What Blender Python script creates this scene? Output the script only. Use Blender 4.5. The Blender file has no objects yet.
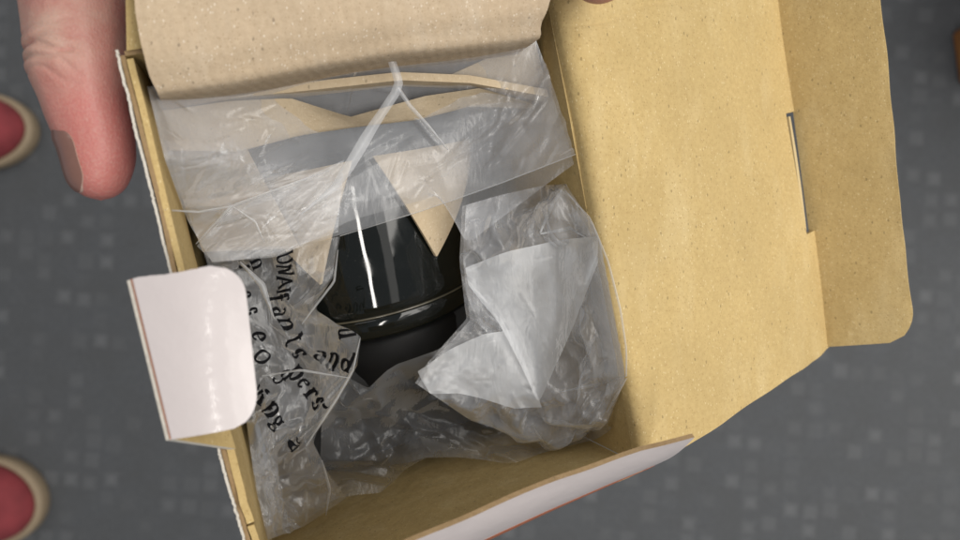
import bpy, bmesh, math, random
import numpy as np
from mathutils import Vector

random.seed(7)
RNG = np.random.default_rng(11)
S = bpy.context.scene
COL = S.collection

# ------------------------------------------------------------------ camera, world, lights, exposure
CAM_H = 1.0                                   # camera a metre above the carpet, looking straight down
cd = bpy.data.cameras.new('camera'); cam = bpy.data.objects.new('camera', cd); COL.objects.link(cam)
cam.location = (0, 0, CAM_H); cam.rotation_euler = (0, 0, 0)
cd.sensor_width = 36; cd.lens = 27.0; cd.clip_start = 0.01; cd.clip_end = 20
cd.dof.use_dof = True; cd.dof.focus_distance = 0.178; cd.dof.aperture_fstop = 0.027 / 0.0019
S.camera = cam

W = bpy.data.worlds.new('World'); S.world = W; W.use_nodes = True
wb = W.node_tree.nodes['Background']; wb.inputs[0].default_value = (0.80, 0.88, 1.0, 1); wb.inputs[1].default_value = 0.26

def area(name, loc, sx, sy, power, rotz=0, col=(1, 0.96, 0.9), aim=None):
    l = bpy.data.lights.new(name, 'AREA'); l.shape = 'RECTANGLE'; l.size = sx; l.size_y = sy
    l.energy = power; l.color = col
    o = bpy.data.objects.new(name, l); COL.objects.link(o); o.location = loc
    o.rotation_euler = (0, 0, rotz)
    return o
area('ceiling_light', (0.36, -1.05, 2.75), 0.11, 1.3, 14, 0)
area('ceiling_light', (1.25, -1.0, 2.75), 0.4, 1.9, 2.5, 0)
area('ceiling_light', (2.0, 0.50, 2.75), 2.4, 2.4, 104, math.radians(12))
area('ceiling_light', (-1.2, 1.2, 2.75), 1.8, 1.8, 12, math.radians(12))
S.view_settings.view_transform = 'Standard'; S.view_settings.look = 'None'
S.view_settings.exposure = 0.0; S.view_settings.gamma = 1.0
S.render.engine = 'CYCLES'
S.cycles.use_denoising = True
S.cycles.max_bounces = 6; S.cycles.diffuse_bounces = 3; S.cycles.glossy_bounces = 3; S.cycles.transparent_max_bounces = 20; S.cycles.transmission_bounces = 3
S.cycles.caustics_reflective = False; S.cycles.caustics_refractive = False
S.cycles.sample_clamp_indirect = 4

# ------------------------------------------------------------------ frames of reference (millimetres)
F = 720.0
def ray(px, py): return np.array([(px - 480) / F, (270 - py) / F, -1.0])
def at(px, py, D): return ray(px, py) * D                      # camera-frame point, mm
O = np.array([-69., 41.8, -140.])
U = np.array([84.5, 24.1, -26.]); U /= np.linalg.norm(U)
V0 = np.array([22.6, -113.5, -6.]); V0 /= np.linalg.norm(V0)
Wd = np.cross(U, V0); Wd /= np.linalg.norm(Wd); V = np.cross(Wd, U)
BW, BL, BD = 91.0, 116.0, 106.0                                # the carton: width, length, depth
def B(a, b, c):                                                # box frame (across, along, down) -> camera frame
    return O + np.multiply.outer(a, U) + np.multiply.outer(b, V) + np.multiply.outer(c, Wd)
def Binv(p):
    q = np.asarray(p) - O
    return np.stack([q @ U, q @ V, q @ Wd], -1)
def L(px, py, c):                                              # where the sight line meets the plane at depth c of the box
    d = ray(px, py); t = (c + O @ Wd) / (d @ Wd)
    return Binv(d * t)
def world(p):
    p = np.asarray(p, float) * 0.001; p = p.copy(); p[..., 2] += CAM_H
    return p

# ------------------------------------------------------------------ materials
def mat(name):
    m = bpy.data.materials.new(name); m.use_nodes = True
    nt = m.node_tree; nt.nodes.clear()
    out = nt.nodes.new('ShaderNodeOutputMaterial')
    def n(kind, **kw):
        x = nt.nodes.new('ShaderNode' + kind)
        for k, v in kw.items():
            if k.startswith('i_'): x.inputs[k[2:].replace('_', ' ')].default_value = v
            else: setattr(x, k, v)
        return x
    return m, nt, out, n, nt.links.new
def coords(n, lk, scale):
    tc = n('TexCoord'); mp = n('Mapping'); mp.inputs['Scale'].default_value = (scale,) * 3 if not hasattr(scale, '__len__') else scale
    lk(tc.outputs['Object'], mp.inputs['Vector']); return mp.outputs['Vector']
def ramp(n, lk, src, stops):
    r = n('ValToRGB'); e = r.color_ramp.elements
    while len(e) < len(stops): e.new(0.5)
    for k, (p, c) in enumerate(stops):
        e[k].position = p; e[k].color = (*c, 1) if len(c) == 3 else c
    lk(src, r.inputs[0]); return r.outputs[0]
def mixc(n, lk, fac, a, b, mode='MIX'):
    m = n('Mix', data_type='RGBA', blend_type=mode)
    for s, v in ((m.inputs['Factor'], fac), (m.inputs['A'], a), (m.inputs['B'], b)):
        if hasattr(v, 'links'): lk(v, s)
        else: s.default_value = v if not isinstance(v, tuple) else (*v, 1)
    return m.outputs['Result']

def kraft(name, base, dark, light, fleck=1.0, corr=0.0, rough=0.85):
    m, nt, out, n, lk = mat(name)
    v = coords(n, lk, 1000)                                     # texture space in mm
    big = n('TexNoise', i_Scale=0.045, i_Detail=7.0, i_Roughness=0.65); lk(v, big.inputs['Vector'])
    mid = n('TexNoise', i_Scale=0.9, i_Detail=6.0, i_Roughness=0.7); lk(v, mid.inputs['Vector'])
    c = mixc(n, lk, ramp(n, lk, big.outputs['Fac'], [(0.3, (0, 0, 0)), (0.7, (1, 1, 1))]), base, tuple(x * 0.86 for x in base))
    c = mixc(n, lk, ramp(n, lk, mid.outputs['Fac'], [(0.35, (0, 0, 0)), (0.75, (0.55,) * 3)]), c, dark)
    smp = n('Mapping'); smp.inputs['Scale'].default_value = (0.12, 0.035, 0.1); smp.inputs['Rotation'].default_value = (0, 0, math.radians(-9)); lk(v, smp.inputs['Vector'])
    stn = n('TexNoise', i_Scale=1.0, i_Detail=5.0, i_Roughness=0.6); lk(smp.outputs[0], stn.inputs['Vector'])
    c = mixc(n, lk, ramp(n, lk, stn.outputs['Fac'], [(0.50, (0, 0, 0)), (0.80, (0.22,) * 3)]), c, light)
    # fibre flecks: warped voronoi cells, few of them tinted
    for sc, lo, tint, amt in ((2.6, 0.80, dark, 0.7), (2.2, 0.90, light, 0.4), (1.4, 0.972, tuple(x * 0.35 for x in base), 0.6)):
        w = n('TexNoise', i_Scale=2.0, i_Detail=2.0); lk(v, w.inputs['Vector'])
        wv = mixc(n, lk, 0.35, v, w.outputs['Color'], 'ADD')
        mp = n('Mapping'); mp.inputs['Scale'].default_value = (1.0, 0.55, 1.0); mp.inputs['Rotation'].default_value = (0, 0, sc * 3); lk(wv, mp.inputs['Vector'])
        vo = n('TexVoronoi', i_Scale=sc); lk(mp.outputs['Vector'], vo.inputs['Vector'])
        pick = n('Math', operation='GREATER_THAN'); pick.inputs[1].default_value = lo
        sep = n('SeparateColor'); lk(vo.outputs['Color'], sep.inputs[0]); lk(sep.outputs[0], pick.inputs[0])
        near = n('Math', operation='LESS_THAN'); near.inputs[1].default_value = 0.34; lk(vo.outputs['Distance'], near.inputs[0])
        mu = n('Math', operation='MULTIPLY'); lk(pick.outputs[0], mu.inputs[0]); lk(near.outputs[0], mu.inputs[1])
        m2 = n('Math', operation='MULTIPLY'); m2.inputs[1].default_value = amt * fleck; lk(mu.outputs[0], m2.inputs[0])
        c = mixc(n, lk, m2.outputs[0], c, tint)
    p = n('BsdfPrincipled', i_Roughness=rough); p.inputs['Specular IOR Level'].default_value = 0.25
    lk(c, p.inputs['Base Color'])
    fine = n('TexNoise', i_Scale=2.2, i_Detail=5.0); lk(v, fine.inputs['Vector'])
    bp = n('Bump', i_Strength=0.35, i_Distance=0.00025); lk(fine.outputs['Fac'], bp.inputs['Height']); nrm = bp.outputs[0]
    big2 = n('TexNoise', i_Scale=0.12, i_Detail=3.0); lk(v, big2.inputs['Vector'])
    b2 = n('Bump', i_Strength=0.5, i_Distance=0.0012); lk(big2.outputs['Fac'], b2.inputs['Height']); lk(nrm, b2.inputs['Normal']); nrm = b2.outputs[0]
    if corr:
        mp = n('Mapping'); mp.inputs['Rotation'].default_value = (0, 0, math.radians(-9)); lk(v, mp.inputs['Vector'])
        wv = n('TexWave', i_Scale=corr, i_Distortion=1.5); lk(mp.outputs['Vector'], wv.inputs['Vector'])
        b3 = n('Bump', i_Strength=0.16, i_Distance=0.0004); lk(wv.outputs['Fac'], b3.inputs['Height']); lk(nrm, b3.inputs['Normal']); nrm = b3.outputs[0]
    lk(nrm, p.inputs['Normal']); lk(p.outputs[0], out.inputs[0])
    return m

def plain(name, col, rough=0.5, spec=0.5, coat=0.0, noise=0.08, nscale=0.3, bump=0.0):
    m, nt, out, n, lk = mat(name)
    v = coords(n, lk, 1000)
    t = n('TexNoise', i_Scale=nscale, i_Detail=5.0); lk(v, t.inputs['Vector'])
    c = mixc(n, lk, t.outputs['Fac'], tuple(x * (1 - noise) for x in col), tuple(min(1, x * (1 + noise)) for x in col))
    p = n('BsdfPrincipled', i_Roughness=rough); p.inputs['Specular IOR Level'].default_value = spec
    p.inputs['Coat Weight'].default_value = coat; p.inputs['Coat Roughness'].default_value = 0.12
    lk(c, p.inputs['Base Color'])
    if bump:
        b = n('Bump', i_Strength=0.5, i_Distance=bump); lk(t.outputs['Fac'], b.inputs['Height']); lk(b.outputs[0], p.inputs['Normal'])
        lk(b.outputs[0], p.inputs['Coat Normal'])
    lk(p.outputs[0], out.inputs[0]); return m

def film(name, haze, edge=0.45, tint=(0.86, 0.88, 0.92), rough=0.25, gloss=0.40, bmp=1.0):
    """thin polyethylene: mostly clear, some milky scatter, a waxy reflection; denser seen edge-on because the path through it is longer"""
    m, nt, out, n, lk = mat(name)
    v = coords(n, lk, 1000)
    wr = n('TexNoise', i_Scale=0.22, i_Detail=3.0, i_Distortion=1.2); lk(v, wr.inputs['Vector'])
    mp = n('Mapping'); mp.inputs['Scale'].default_value = (0.5, 0.16, 0.3); mp.inputs['Rotation'].default_value = (0, 0, 0.9); lk(v, mp.inputs['Vector'])
    st = n('TexNoise', i_Scale=1.0, i_Detail=3.0, i_Distortion=1.5); lk(mp.outputs[0], st.inputs['Vector'])
    b1 = n('Bump', i_Strength=0.25 * bmp, i_Distance=0.0006); lk(wr.outputs['Fac'], b1.inputs['Height'])
    b2 = n('Bump', i_Strength=0.30 * bmp, i_Distance=0.0008); lk(st.outputs['Fac'], b2.inputs['Height']); lk(b1.outputs[0], b2.inputs['Normal'])
    df = n('BsdfDiffuse'); df.inputs[0].default_value = (*tint, 1); lk(b2.outputs[0], df.inputs['Normal'])
    tl = n('BsdfTranslucent'); tl.inputs[0].default_value = (*tint, 1); lk(b2.outputs[0], tl.inputs['Normal'])
    mx = n('MixShader'); mx.inputs[0].default_value = 0.35; lk(df.outputs[0], mx.inputs[1]); lk(tl.outputs[0], mx.inputs[2])
    tr = n('BsdfTransparent'); tr.inputs[0].default_value = (0.97, 0.97, 0.97, 1)
    lw = n('LayerWeight', i_Blend=0.5); pw = n('Math', operation='POWER'); pw.inputs[1].default_value = 2.5; lk(lw.outputs['Facing'], pw.inputs[0])
    cl = n('TexNoise', i_Scale=0.07, i_Detail=4.0); lk(v, cl.inputs['Vector'])
    hz = n('MapRange'); hz.inputs['From Min'].default_value = 0.3; hz.inputs['From Max'].default_value = 0.7
    hz.inputs['To Min'].default_value = haze * 0.7; hz.inputs['To Max'].default_value = haze * 1.3; lk(cl.outputs['Fac'], hz.inputs['Value'])
    ad = n('Math', operation='MULTIPLY_ADD', use_clamp=True); lk(pw.outputs[0], ad.inputs[0]); ad.inputs[1].default_value = edge; lk(hz.outputs[0], ad.inputs[2])
    body = n('MixShader'); lk(ad.outputs[0], body.inputs[0]); lk(tr.outputs[0], body.inputs[1]); lk(mx.outputs[0], body.inputs[2])
    gl = n('BsdfGlossy', i_Roughness=rough); gl.inputs[0].default_value = (1, 1, 1, 1); lk(b2.outputs[0], gl.inputs['Normal'])
    fr = n('LayerWeight', i_Blend=0.28); lk(b2.outputs[0], fr.inputs['Normal'])
    mxr = n('MapRange'); mxr.inputs['To Min'].default_value = 0.02; mxr.inputs['To Max'].default_value = gloss; lk(fr.outputs['Fresnel'], mxr.inputs['Value'])
    fin = n('MixShader'); lk(mxr.outputs[0], fin.inputs[0]); lk(body.outputs[0], fin.inputs[1]); lk(gl.outputs[0], fin.inputs[2])
    lk(fin.outputs[0], out.inputs[0]); return m

M = {}
M['kraft'] = kraft('kraft board', (0.575, 0.425, 0.19), (0.37, 0.25, 0.10), (0.80, 0.68, 0.42))
M['insert'] = kraft('grey kraft board', (0.55, 0.43, 0.295), (0.37, 0.27, 0.17), (0.85, 0.78, 0.66), fleck=1.0, corr=0.13)
M['liner'] = kraft('kraft liner', (0.62, 0.50, 0.34), (0.46, 0.35, 0.22), (0.8, 0.7, 0.55), fleck=0.9)
M['core'] = kraft('flute core', (0.34, 0.23, 0.12), (0.2, 0.13, 0.06), (0.5, 0.4, 0.25), fleck=0.5)
M['white'] = plain('coated white print', (0.56, 0.505, 0.495), rough=0.35, coat=0.35, noise=0.03, nscale=0.12, bump=0.0006)
M['cream'] = plain('cut board', (0.60, 0.48, 0.27), rough=0.95, spec=0.1, noise=0.15, nscale=0.8)
M['torn'] = plain('torn white paper', (0.58, 0.54, 0.47), rough=0.9, noise=0.2, nscale=1.2, bump=0.0005)
M['orange'] = plain('orange print', (0.36, 0.095, 0.03), rough=0.35, coat=0.4, noise=0.15)
M['black'] = plain('black plastic', (0.008, 0.008, 0.008), rough=0.5, spec=0.2, noise=0.3)
M['ink'] = plain('black ink', (0.004, 0.004, 0.005), rough=0.7, spec=0.1, noise=0.2)
M['film_top'] = film('clear bag film', 0.22, edge=0.35, bmp=0.5)
M['film_print'] = film('printed bag film', 0.10)
M['film_right'] = film('bunched bag film', 0.23)
M['film_dark'] = film('low bag film', 0.08, edge=0.2, gloss=0.2, rough=0.3)
M['film_fold'] = film('folded layers of film', 0.36, edge=0.35, tint=(0.92, 0.94, 0.97), rough=0.3, bmp=0.6)

def glassmat():
    m, nt, out, n, lk = mat('smoked glass')
    v = coords(n, lk, 1000)
    t = n('TexNoise', i_Scale=0.05, i_Detail=2.0); lk(v, t.inputs['Vector'])
    b = n('Bump', i_Strength=0.25, i_Distance=0.0008); lk(t.outputs['Fac'], b.inputs['Height'])
    d = n('TexNoise', i_Scale=1.4, i_Detail=6.0); lk(v, d.inputs['Vector'])
    c = mixc(n, lk, ramp(n, lk, d.outputs['Fac'], [(0.66, (0, 0, 0)), (0.80, (0.10,) * 3)]), (0.006, 0.007, 0.006), (0.3, 0.3, 0.27))
    p = n('BsdfPrincipled'); lk(c, p.inputs['Base Color'])
    sm = n('TexNoise', i_Scale=0.09, i_Detail=6.0, i_Distortion=1.0); lk(v, sm.inputs['Vector'])
    rg = n('MapRange'); rg.inputs['From Min'].default_value = 0.45; rg.inputs['From Max'].default_value = 0.7; rg.inputs['To Min'].default_value = 0.03; rg.inputs['To Max'].default_value = 0.12
    lk(sm.outputs['Fac'], rg.inputs['Value']); lk(rg.outputs[0], p.inputs['Roughness'])
    p.inputs['Specular IOR Level'].default_value = 0.5; p.inputs['Coat Weight'].default_value = 0.0
    lk(b.outputs[0], p.inputs['Normal']); lk(p.outputs[0], out.inputs[0]); return m
M['glass'] = glassmat()
M['kraft_reflection'] = plain('painted reflection on glass edge', (0.085, 0.075, 0.052), rough=0.2, spec=0.8, noise=0.5, nscale=0.15)  # tan tint paints the kraft's reflection along the glass base edge

def skinmat():
    m, nt, out, n, lk = mat('skin')
    v = coords(n, lk, 1000)
    blot = n('TexNoise', i_Scale=0.10, i_Detail=5.0); lk(v, blot.inputs['Vector'])
    c = mixc(n, lk, ramp(n, lk, blot.outputs['Fac'], [(0.40, (0, 0, 0)), (0.62, (1, 1, 1))]), (0.45, 0.275, 0.215), (0.40, 0.175, 0.14))
    att = n('Attribute', attribute_name='flush'); c = mixc(n, lk, att.outputs['Fac'], c, (0.45, 0.145, 0.125))
    fine = n('TexNoise', i_Scale=1.6, i_Detail=6.0); lk(v, fine.inputs['Vector'])
    c = mixc(n, lk, ramp(n, lk, fine.outputs['Fac'], [(0.4, (0, 0, 0)), (0.8, (0.35,) * 3)]), c, (0.52, 0.33, 0.27))
    p = n('BsdfPrincipled', i_Roughness=0.48); lk(c, p.inputs['Base Color'])
    p.inputs['Subsurface Weight'].default_value = 0.25; p.inputs['Subsurface Radius'].default_value = (1.0, 0.35, 0.2); p.inputs['Subsurface Scale'].default_value = 0.002
    vo = n('TexVoronoi', i_Scale=1.3, feature='DISTANCE_TO_EDGE'); 
    mp = n('Mapping'); mp.inputs['Scale'].default_value = (1, 0.6, 1); lk(v, mp.inputs['Vector']); lk(mp.outputs[0], vo.inputs['Vector'])
    b = n('Bump', i_Strength=0.4, i_Distance=0.0002); lk(vo.outputs['Distance'], b.inputs['Height'])
    b2 = n('Bump', i_Strength=0.35, i_Distance=0.0003); lk(fine.outputs['Fac'], b2.inputs['Height']); lk(b.outputs[0], b2.inputs['Normal'])
    lk(b2.outputs[0], p.inputs['Normal']); lk(p.outputs[0], out.inputs[0]); return m
M['skin'] = skinmat()
M['nail'] = plain('finger nail', (0.19, 0.095, 0.072), rough=0.3, coat=0.6, noise=0.1, nscale=0.6)  # brown darkened to hold the shade on the nail's outer side
M['nailrim'] = plain('nail edge', (0.42, 0.30, 0.25), rough=0.5, noise=0.2, nscale=1.2)

def carpetmat():
    m, nt, out, n, lk = mat('grey carpet')
    tc = n('TexCoord'); mp = n('Mapping'); mp.inputs['Scale'].default_value = (36, 36, 36); mp.inputs['Rotation'].default_value = (0, 0, math.radians(4)); lk(tc.outputs['Object'], mp.inputs['Vector'])
    br = n('TexVoronoi', distance='CHEBYCHEV', i_Scale=1.0, i_Randomness=0.35); lk(mp.outputs[0], br.inputs['Vector'])
    sep = n('SeparateColor'); lk(br.outputs['Color'], sep.inputs[0])
    sq = ramp(n, lk, br.outputs['Distance'], [(0.12, (1, 1, 1)), (0.42, (0, 0, 0))])
    on = ramp(n, lk, sep.outputs[0], [(0.45, (0, 0, 0)), (0.95, (1, 1, 1))])
    mu = n('Math', operation='MULTIPLY'); lk(sq, mu.inputs[0]); lk(on, mu.inputs[1])
    tuft = n('TexNoise', i_Scale=150.0, i_Detail=6.0, i_Roughness=0.75); lk(tc.outputs['Object'], tuft.inputs['Vector'])
    blot = n('TexNoise', i_Scale=22.0, i_Detail=8.0, i_Roughness=0.7); lk(tc.outputs['Object'], blot.inputs['Vector'])
    c = mixc(n, lk, tuft.outputs['Fac'], (0.070, 0.073, 0.078), (0.142, 0.147, 0.153))
    c = mixc(n, lk, ramp(n, lk, blot.outputs['Fac'], [(0.35, (0, 0, 0)), (0.7, (0.6,) * 3)]), c, (0.095, 0.096, 0.096))
    c = mixc(n, lk, mu.outputs[0], c, (0.150, 0.153, 0.157))
    p = n('BsdfPrincipled', i_Roughness=0.95); p.inputs['Specular IOR Level'].default_value = 0.1; lk(c, p.inputs['Base Color'])
    b = n('Bump', i_Strength=0.6, i_Distance=0.004); lk(tuft.outputs['Fac'], b.inputs['Height']); lk(b.outputs[0], p.inputs['Normal'])
    lk(p.outputs[0], out.inputs[0]); return m
M['carpet'] = carpetmat()
M['shoe_red'] = plain('red suede', (0.24, 0.036, 0.042), rough=0.85, noise=0.5, nscale=0.03, bump=0.002)
M['sole'] = plain('tan rubber sole', (0.31, 0.235, 0.15), rough=0.7, noise=0.12, nscale=0.08)
M['wood'] = plain('orange brown wood', (0.33, 0.135, 0.04), rough=0.45, noise=0.3, nscale=0.03)

# ------------------------------------------------------------------ object helpers
def root(name, label, cat, loc_mm, group=None):
    e = bpy.data.objects.new(name, None); COL.objects.link(e); e.empty_display_size = 0.02
    e.location = world(loc_mm); e['label'] = label; e['category'] = cat
    if group: e['group'] = group
    return e
def wloc(o):
    v = Vector((0, 0, 0))
    while o is not None: v += o.location; o = o.parent
    return v
def link(name, me, mats, parent=None, smooth=True):
    """me holds world coordinates (m); a child keeps them by subtracting where its parent stands"""
    o = bpy.data.objects.new(name, me); COL.objects.link(o)
    for m in (mats if isinstance(mats, (list, tuple)) else [mats]): me.materials.append(m)
    if smooth: me.polygons.foreach_set('use_smooth', [True] * len(me.polygons))
    if parent is not None:
        o.parent = parent; o.location = -wloc(parent)
    else:
        co = np.empty(len(me.vertices) * 3); me.vertices.foreach_get('co', co); co = co.reshape(-1, 3)
        ctr = co.mean(0); ctr[2] = co[:, 2].min(); me.vertices.foreach_set('co', (co - ctr).ravel()); o.location = ctr
    return o
def mesh(name, verts_cam, faces, fm=None):
    me = bpy.data.meshes.new(name); me.from_pydata(world(verts_cam).tolist(), [], faces); me.update()
    if fm is not None: me.polygons.foreach_set('material_index', fm)
    return me
def slab(name, G, Nrm, th, mats, parent, mask=None, smooth=True, edge=2):
    """G (n,m,3) camera-frame grid of the inner face; thickness th to the side Nrm. Slots: 0 inner, 1 outer, 2 edge"""
    n, m = G.shape[:2]
    T = G.reshape(-1, 3); Bt = T + np.asarray(Nrm) * th if np.ndim(Nrm) == 1 else T + np.asarray(Nrm).reshape(-1, 3) * th
    faces, fm, cnt = [], [], {}
    N = n * m
    for i in range(n - 1):
        for j in range(m - 1):
            if mask is not None and not mask[i, j]: continue
            q = (i * m + j, i * m + j + 1, (i + 1) * m + j + 1, (i + 1) * m + j)
            faces.append(q); fm.append(0); faces.append(tuple(x + N for x in q[::-1])); fm.append(1)
            for k in range(4):
                e = (q[k], q[(k + 1) % 4]); cnt.setdefault(tuple(sorted(e)), []).append(e)
    for es in cnt.values():
        if len(es) == 1:
            a, b = es[0]; faces.append((b, a, a + N, b + N)); fm.append(edge)
    me = mesh(name, np.vstack([T, Bt]), faces, fm)
    o = link(name, me, mats, parent, smooth)
    # keep the cut edges crisp
    me.polygons.foreach_set('use_smooth', [x != edge for x in fm])
    mod = o.modifiers.new('crisp', 'EDGE_SPLIT'); mod.split_angle = math.radians(50)
    return o
def wob(n, amp, k=4, seed=0):
    """smooth 1-D random wobble of n samples"""
    r = np.random.default_rng(seed); x = np.linspace(0, 1, n); y = np.zeros(n)
    for f in range(1, k + 1): y += r.normal() / f * np.sin(2 * np.pi * f * x * r.uniform(.7, 1.3) + r.uniform(0, 6.3))
    return amp * y
def bil(p00, p01, p10, p11, n, m):
    s = np.linspace(0, 1, n)[:, None, None]; t = np.linspace(0, 1, m)[None, :, None]
    p00, p01, p10, p11 = map(np.asarray, (p00, p01, p10, p11))
    return (1 - s) * ((1 - t) * p00 + t * p01) + s * ((1 - t) * p10 + t * p11)
def polyline(pts, n):
    pts = np.asarray(pts, float); d = np.r_[0, np.cumsum(np.linalg.norm(np.diff(pts, axis=0), axis=1))]
    x = np.linspace(0, d[-1], n); return np.stack([np.interp(x, d, pts[:, k]) for k in range(pts.shape[1])], -1)
def coons(top, bottom, left, right, n, m):
    """top/bottom run left to right, left/right run top to bottom"""
    T, Bo, Le, Ri = polyline(top, m), polyline(bottom, m), polyline(left, n), polyline(right, n)
    s = np.linspace(0, 1, n)[:, None, None]; t = np.linspace(0, 1, m)[None, :, None]
    return (1 - s) * T[None] + s * Bo[None] + (1 - t) * Le[:, None] + t * Ri[:, None] \
        - ((1 - s) * (1 - t) * T[0] + (1 - s) * t * T[-1] + s * (1 - t) * Bo[0] + s * t * Bo[-1])

# ------------------------------------------------------------------ the floor
me = bpy.data.meshes.new('floor')
me.from_pydata([(-3, -3, 0), (3, -3, 0), (3, 3, 0), (-3, 3, 0)], [], [(0, 1, 2, 3)])
fl = bpy.data.objects.new('floor', me); COL.objects.link(fl); me.materials.append(M['carpet']); fl['kind'] = 'structure'

# ------------------------------------------------------------------ the carton
box = root('cardboard_box', 'open cardboard carton with yellowish kraft inside and white printed outside, held in a hand', 'box', B(BW / 2, BL / 2, BD))
KM = [M['kraft'], M['white'], M['core']]
def wall(a0, b0, a1, b1, out, bow, seed, c0, rimslot):
    n, m = 26, 40
    t = np.linspace(0, 1, m); c = np.linspace(c0, BD, n)
    rim = wob(m, 0.35, 6, seed)
    A = np.empty((n, m)); Bb = np.empty((n, m)); C = np.empty((n, m))
    prof = np.sin(np.pi * t) * bow
    for i in range(n):
        k = 1 - i / (n - 1)
        wig = wob(m, 0.25, 5, seed + 50) * k
        A[i] = a0 + (a1 - a0) * t + out[0] * (prof * k + wig); Bb[i] = b0 + (b1 - b0) * t + out[1] * (prof * k + wig)
        C[i] = c[i] + (rim if i == 0 else 0)
    G = B(A, Bb, C)
    return slab('wall', G, B(out[0], out[1], 0) - O, 0.9 if rimslot else 1.0, [M['kraft'], M['white'], M['core'] if rimslot else M['kraft']], box)
CO = {'TL': (0, 0), 'TR': (93.3, 0), 'BR': (85.8, 115.6), 'BL': (-3, 117.2)}     # the opening, squeezed out of square by the grip
def side(p, q, *k): return wall(*CO[p], *CO[q], *k)
side('TL', 'BL', (-1, 0), 0.8, 1, 0.0, 2)
side('BR', 'TR', (1, 0), 0.0, 2, 4.8, 0)
side('BR', 'BL', (0, 1), 0.5, 3, 1.6, 0)
side('TR', 'TL', (0, -1), 0.3, 4, 0.0, 2)
G = B(*np.meshgrid(np.linspace(-1, BW + 1, 12), np.linspace(-1, BL + 1, 12), indexing='ij'), np.full((12, 12), BD))
slab('bottom', G, Wd, 1.5, KM, box)
# a second ply folded down inside the locking side, its edge showing along the rim
def leftA(b): return -3 * b / 117.2 - 0.8 * np.sin(np.pi * np.clip(b / 117.2, 0, 1))
for (b0, b1, w0, dc) in ((1, 70, 1.25, -0.1), (76, 96, 1.5, -0.15), (96.4, 115.5, 1.3, 0.1)):
    n, m = 10, 40
    bb = np.linspace(b0, b1, m); cc = np.linspace(0, 34, n)
    G = B(leftA(bb)[None] + 0.06 + 0.5 * np.sin(np.linspace(0, 3.1, n))[:, None] + wob(m, 0.12, 5, 9)[None], np.tile(bb, (n, 1)), cc[:, None] + dc + wob(m, 0.25, 6, 8)[None] * (np.arange(n) == 0)[:, None])
    slab('inner_ply', G, U, w0, [M['kraft']] * 3, box)
# torn white paper edge of the printed sheet along that rim
def torn(b0, b1, seed):
    m = 90; bb = np.linspace(b0, b1, m); r = np.random.default_rng(seed)
    n = 4; G = np.empty((n, m, 3)); jag = r.normal(0, 0.09, m)
    for i in range(n):
        k = i / (n - 1)
        G[i] = B(leftA(bb) - 0.95 - 0.1 * k + wob(m, 0.1, 8, seed) + 0.5 * jag * (1 - k), bb, -0.7 + 3.4 * k + (1 - k) * (wob(m, 0.25, 9, seed + 1) + jag))
    slab('torn_edge', G, -U, 0.5, [M['torn']] * 3, box)
torn(-1, 47, 21); torn(79, 117, 23)

# lid and tuck flap
hTR, hBR = B(CO['TR'][0] + 0.1, 0, 0.1), B(CO['BR'][0] + 0.1, 116.4, 0.1)
fTR, fBR = at(780, -22, 217), at(832, 348, 224)
ln = np.cross(fTR - hTR, hBR - hTR); ln /= np.linalg.norm(ln); ln = -ln if ln[2] > 0 else ln   # outer (lower) side
# slot position along the fold
def along(px, py):
    ts = np.linspace(0, 1, 400); pts = fTR + np.outer(ts, fBR - fTR); q = np.stack([480 + pts[:, 0] / -pts[:, 2] * F, 270 - pts[:, 1] / -pts[:, 2] * F], -1)
    return ts[np.argmin(np.hypot(q[:, 0] - px, q[:, 1] - py))]
s0, s1 = along(803, 110), along(820, 229)
tv = np.unique(np.r_[np.linspace(0, 1, 46), np.linspace(0.04, 0.13, 24), s0, s1]); xs = np.r_[np.linspace(0, 0.955, 30), 0.985, 1.0]
xs = np.unique(np.r_[np.linspace(0, 0.055, 12), xs[xs > 0.055], 0.928])
sv = xs[None, :, None]; tvv = tv[:, None, None]
G = (1 - tvv) * ((1 - sv) * hTR + sv * fTR) + tvv * ((1 - sv) * hBR + sv * fBR)
tt, ss = np.meshgrid(tv, xs, indexing='ij')
bend = 1.6 * np.sin(np.pi * ss) * np.cos(1.2 * (tt - 0.4)) + 0.35 * np.sin(7 * tt + 3 * ss) + 0.3 * np.sin(5 * tt + 11 * ss) - 0.45 * np.exp(-((ss - 0.86 - 0.02 * np.sin(6 * tt)) / 0.035) ** 2) - 1.3 * np.exp(-((ss - 1) / 0.05) ** 2) * 0.5
hx = np.clip(1 - ss / 0.055, 0, 1); hr = 5.0 * (1 - np.sqrt(1 - hx ** 2))                       # pressed hinge crease
crx = 0.080 + 0.012 * np.sin(14 * ss) - 0.05 * ss                                # the crease where the finger presses
bend += -0.55 * np.exp(-((tt - crx) / 0.006) ** 2) * np.exp(-((ss - 0.25) / 0.28) ** 2) * 1.2
G = G - ln * (bend * (1 - hx))[..., None] + Wd * hr[..., None]
jit = wob(len(xs), 0.35, 8, 31); G[-1] += (hBR - hTR) / 116 * jit[:, None]
mask = np.ones((len(tv) - 1, len(xs) - 1), bool)
i0, i1 = np.searchsorted(tv, s0 - 1e-9), np.searchsorted(tv, s1 - 1e-9); j0 = np.searchsorted(xs, 0.928 - 1e-9)
mask[i0:i1, j0:] = False; mask[i0 - 1, j0 + 1:] = mask[i0 - 1, j0 + 1:]
gu, gv = np.gradient(G, axis=0), np.gradient(G, axis=1); LN = np.cross(gu, gv); LN /= np.linalg.norm(LN, axis=2, keepdims=True)
if (LN[20, 20] @ ln) < 0: LN = -LN
lid = slab('lid', G, LN, 1.5, [M['kraft'], M['white'], M['kraft']], box, mask)
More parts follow.
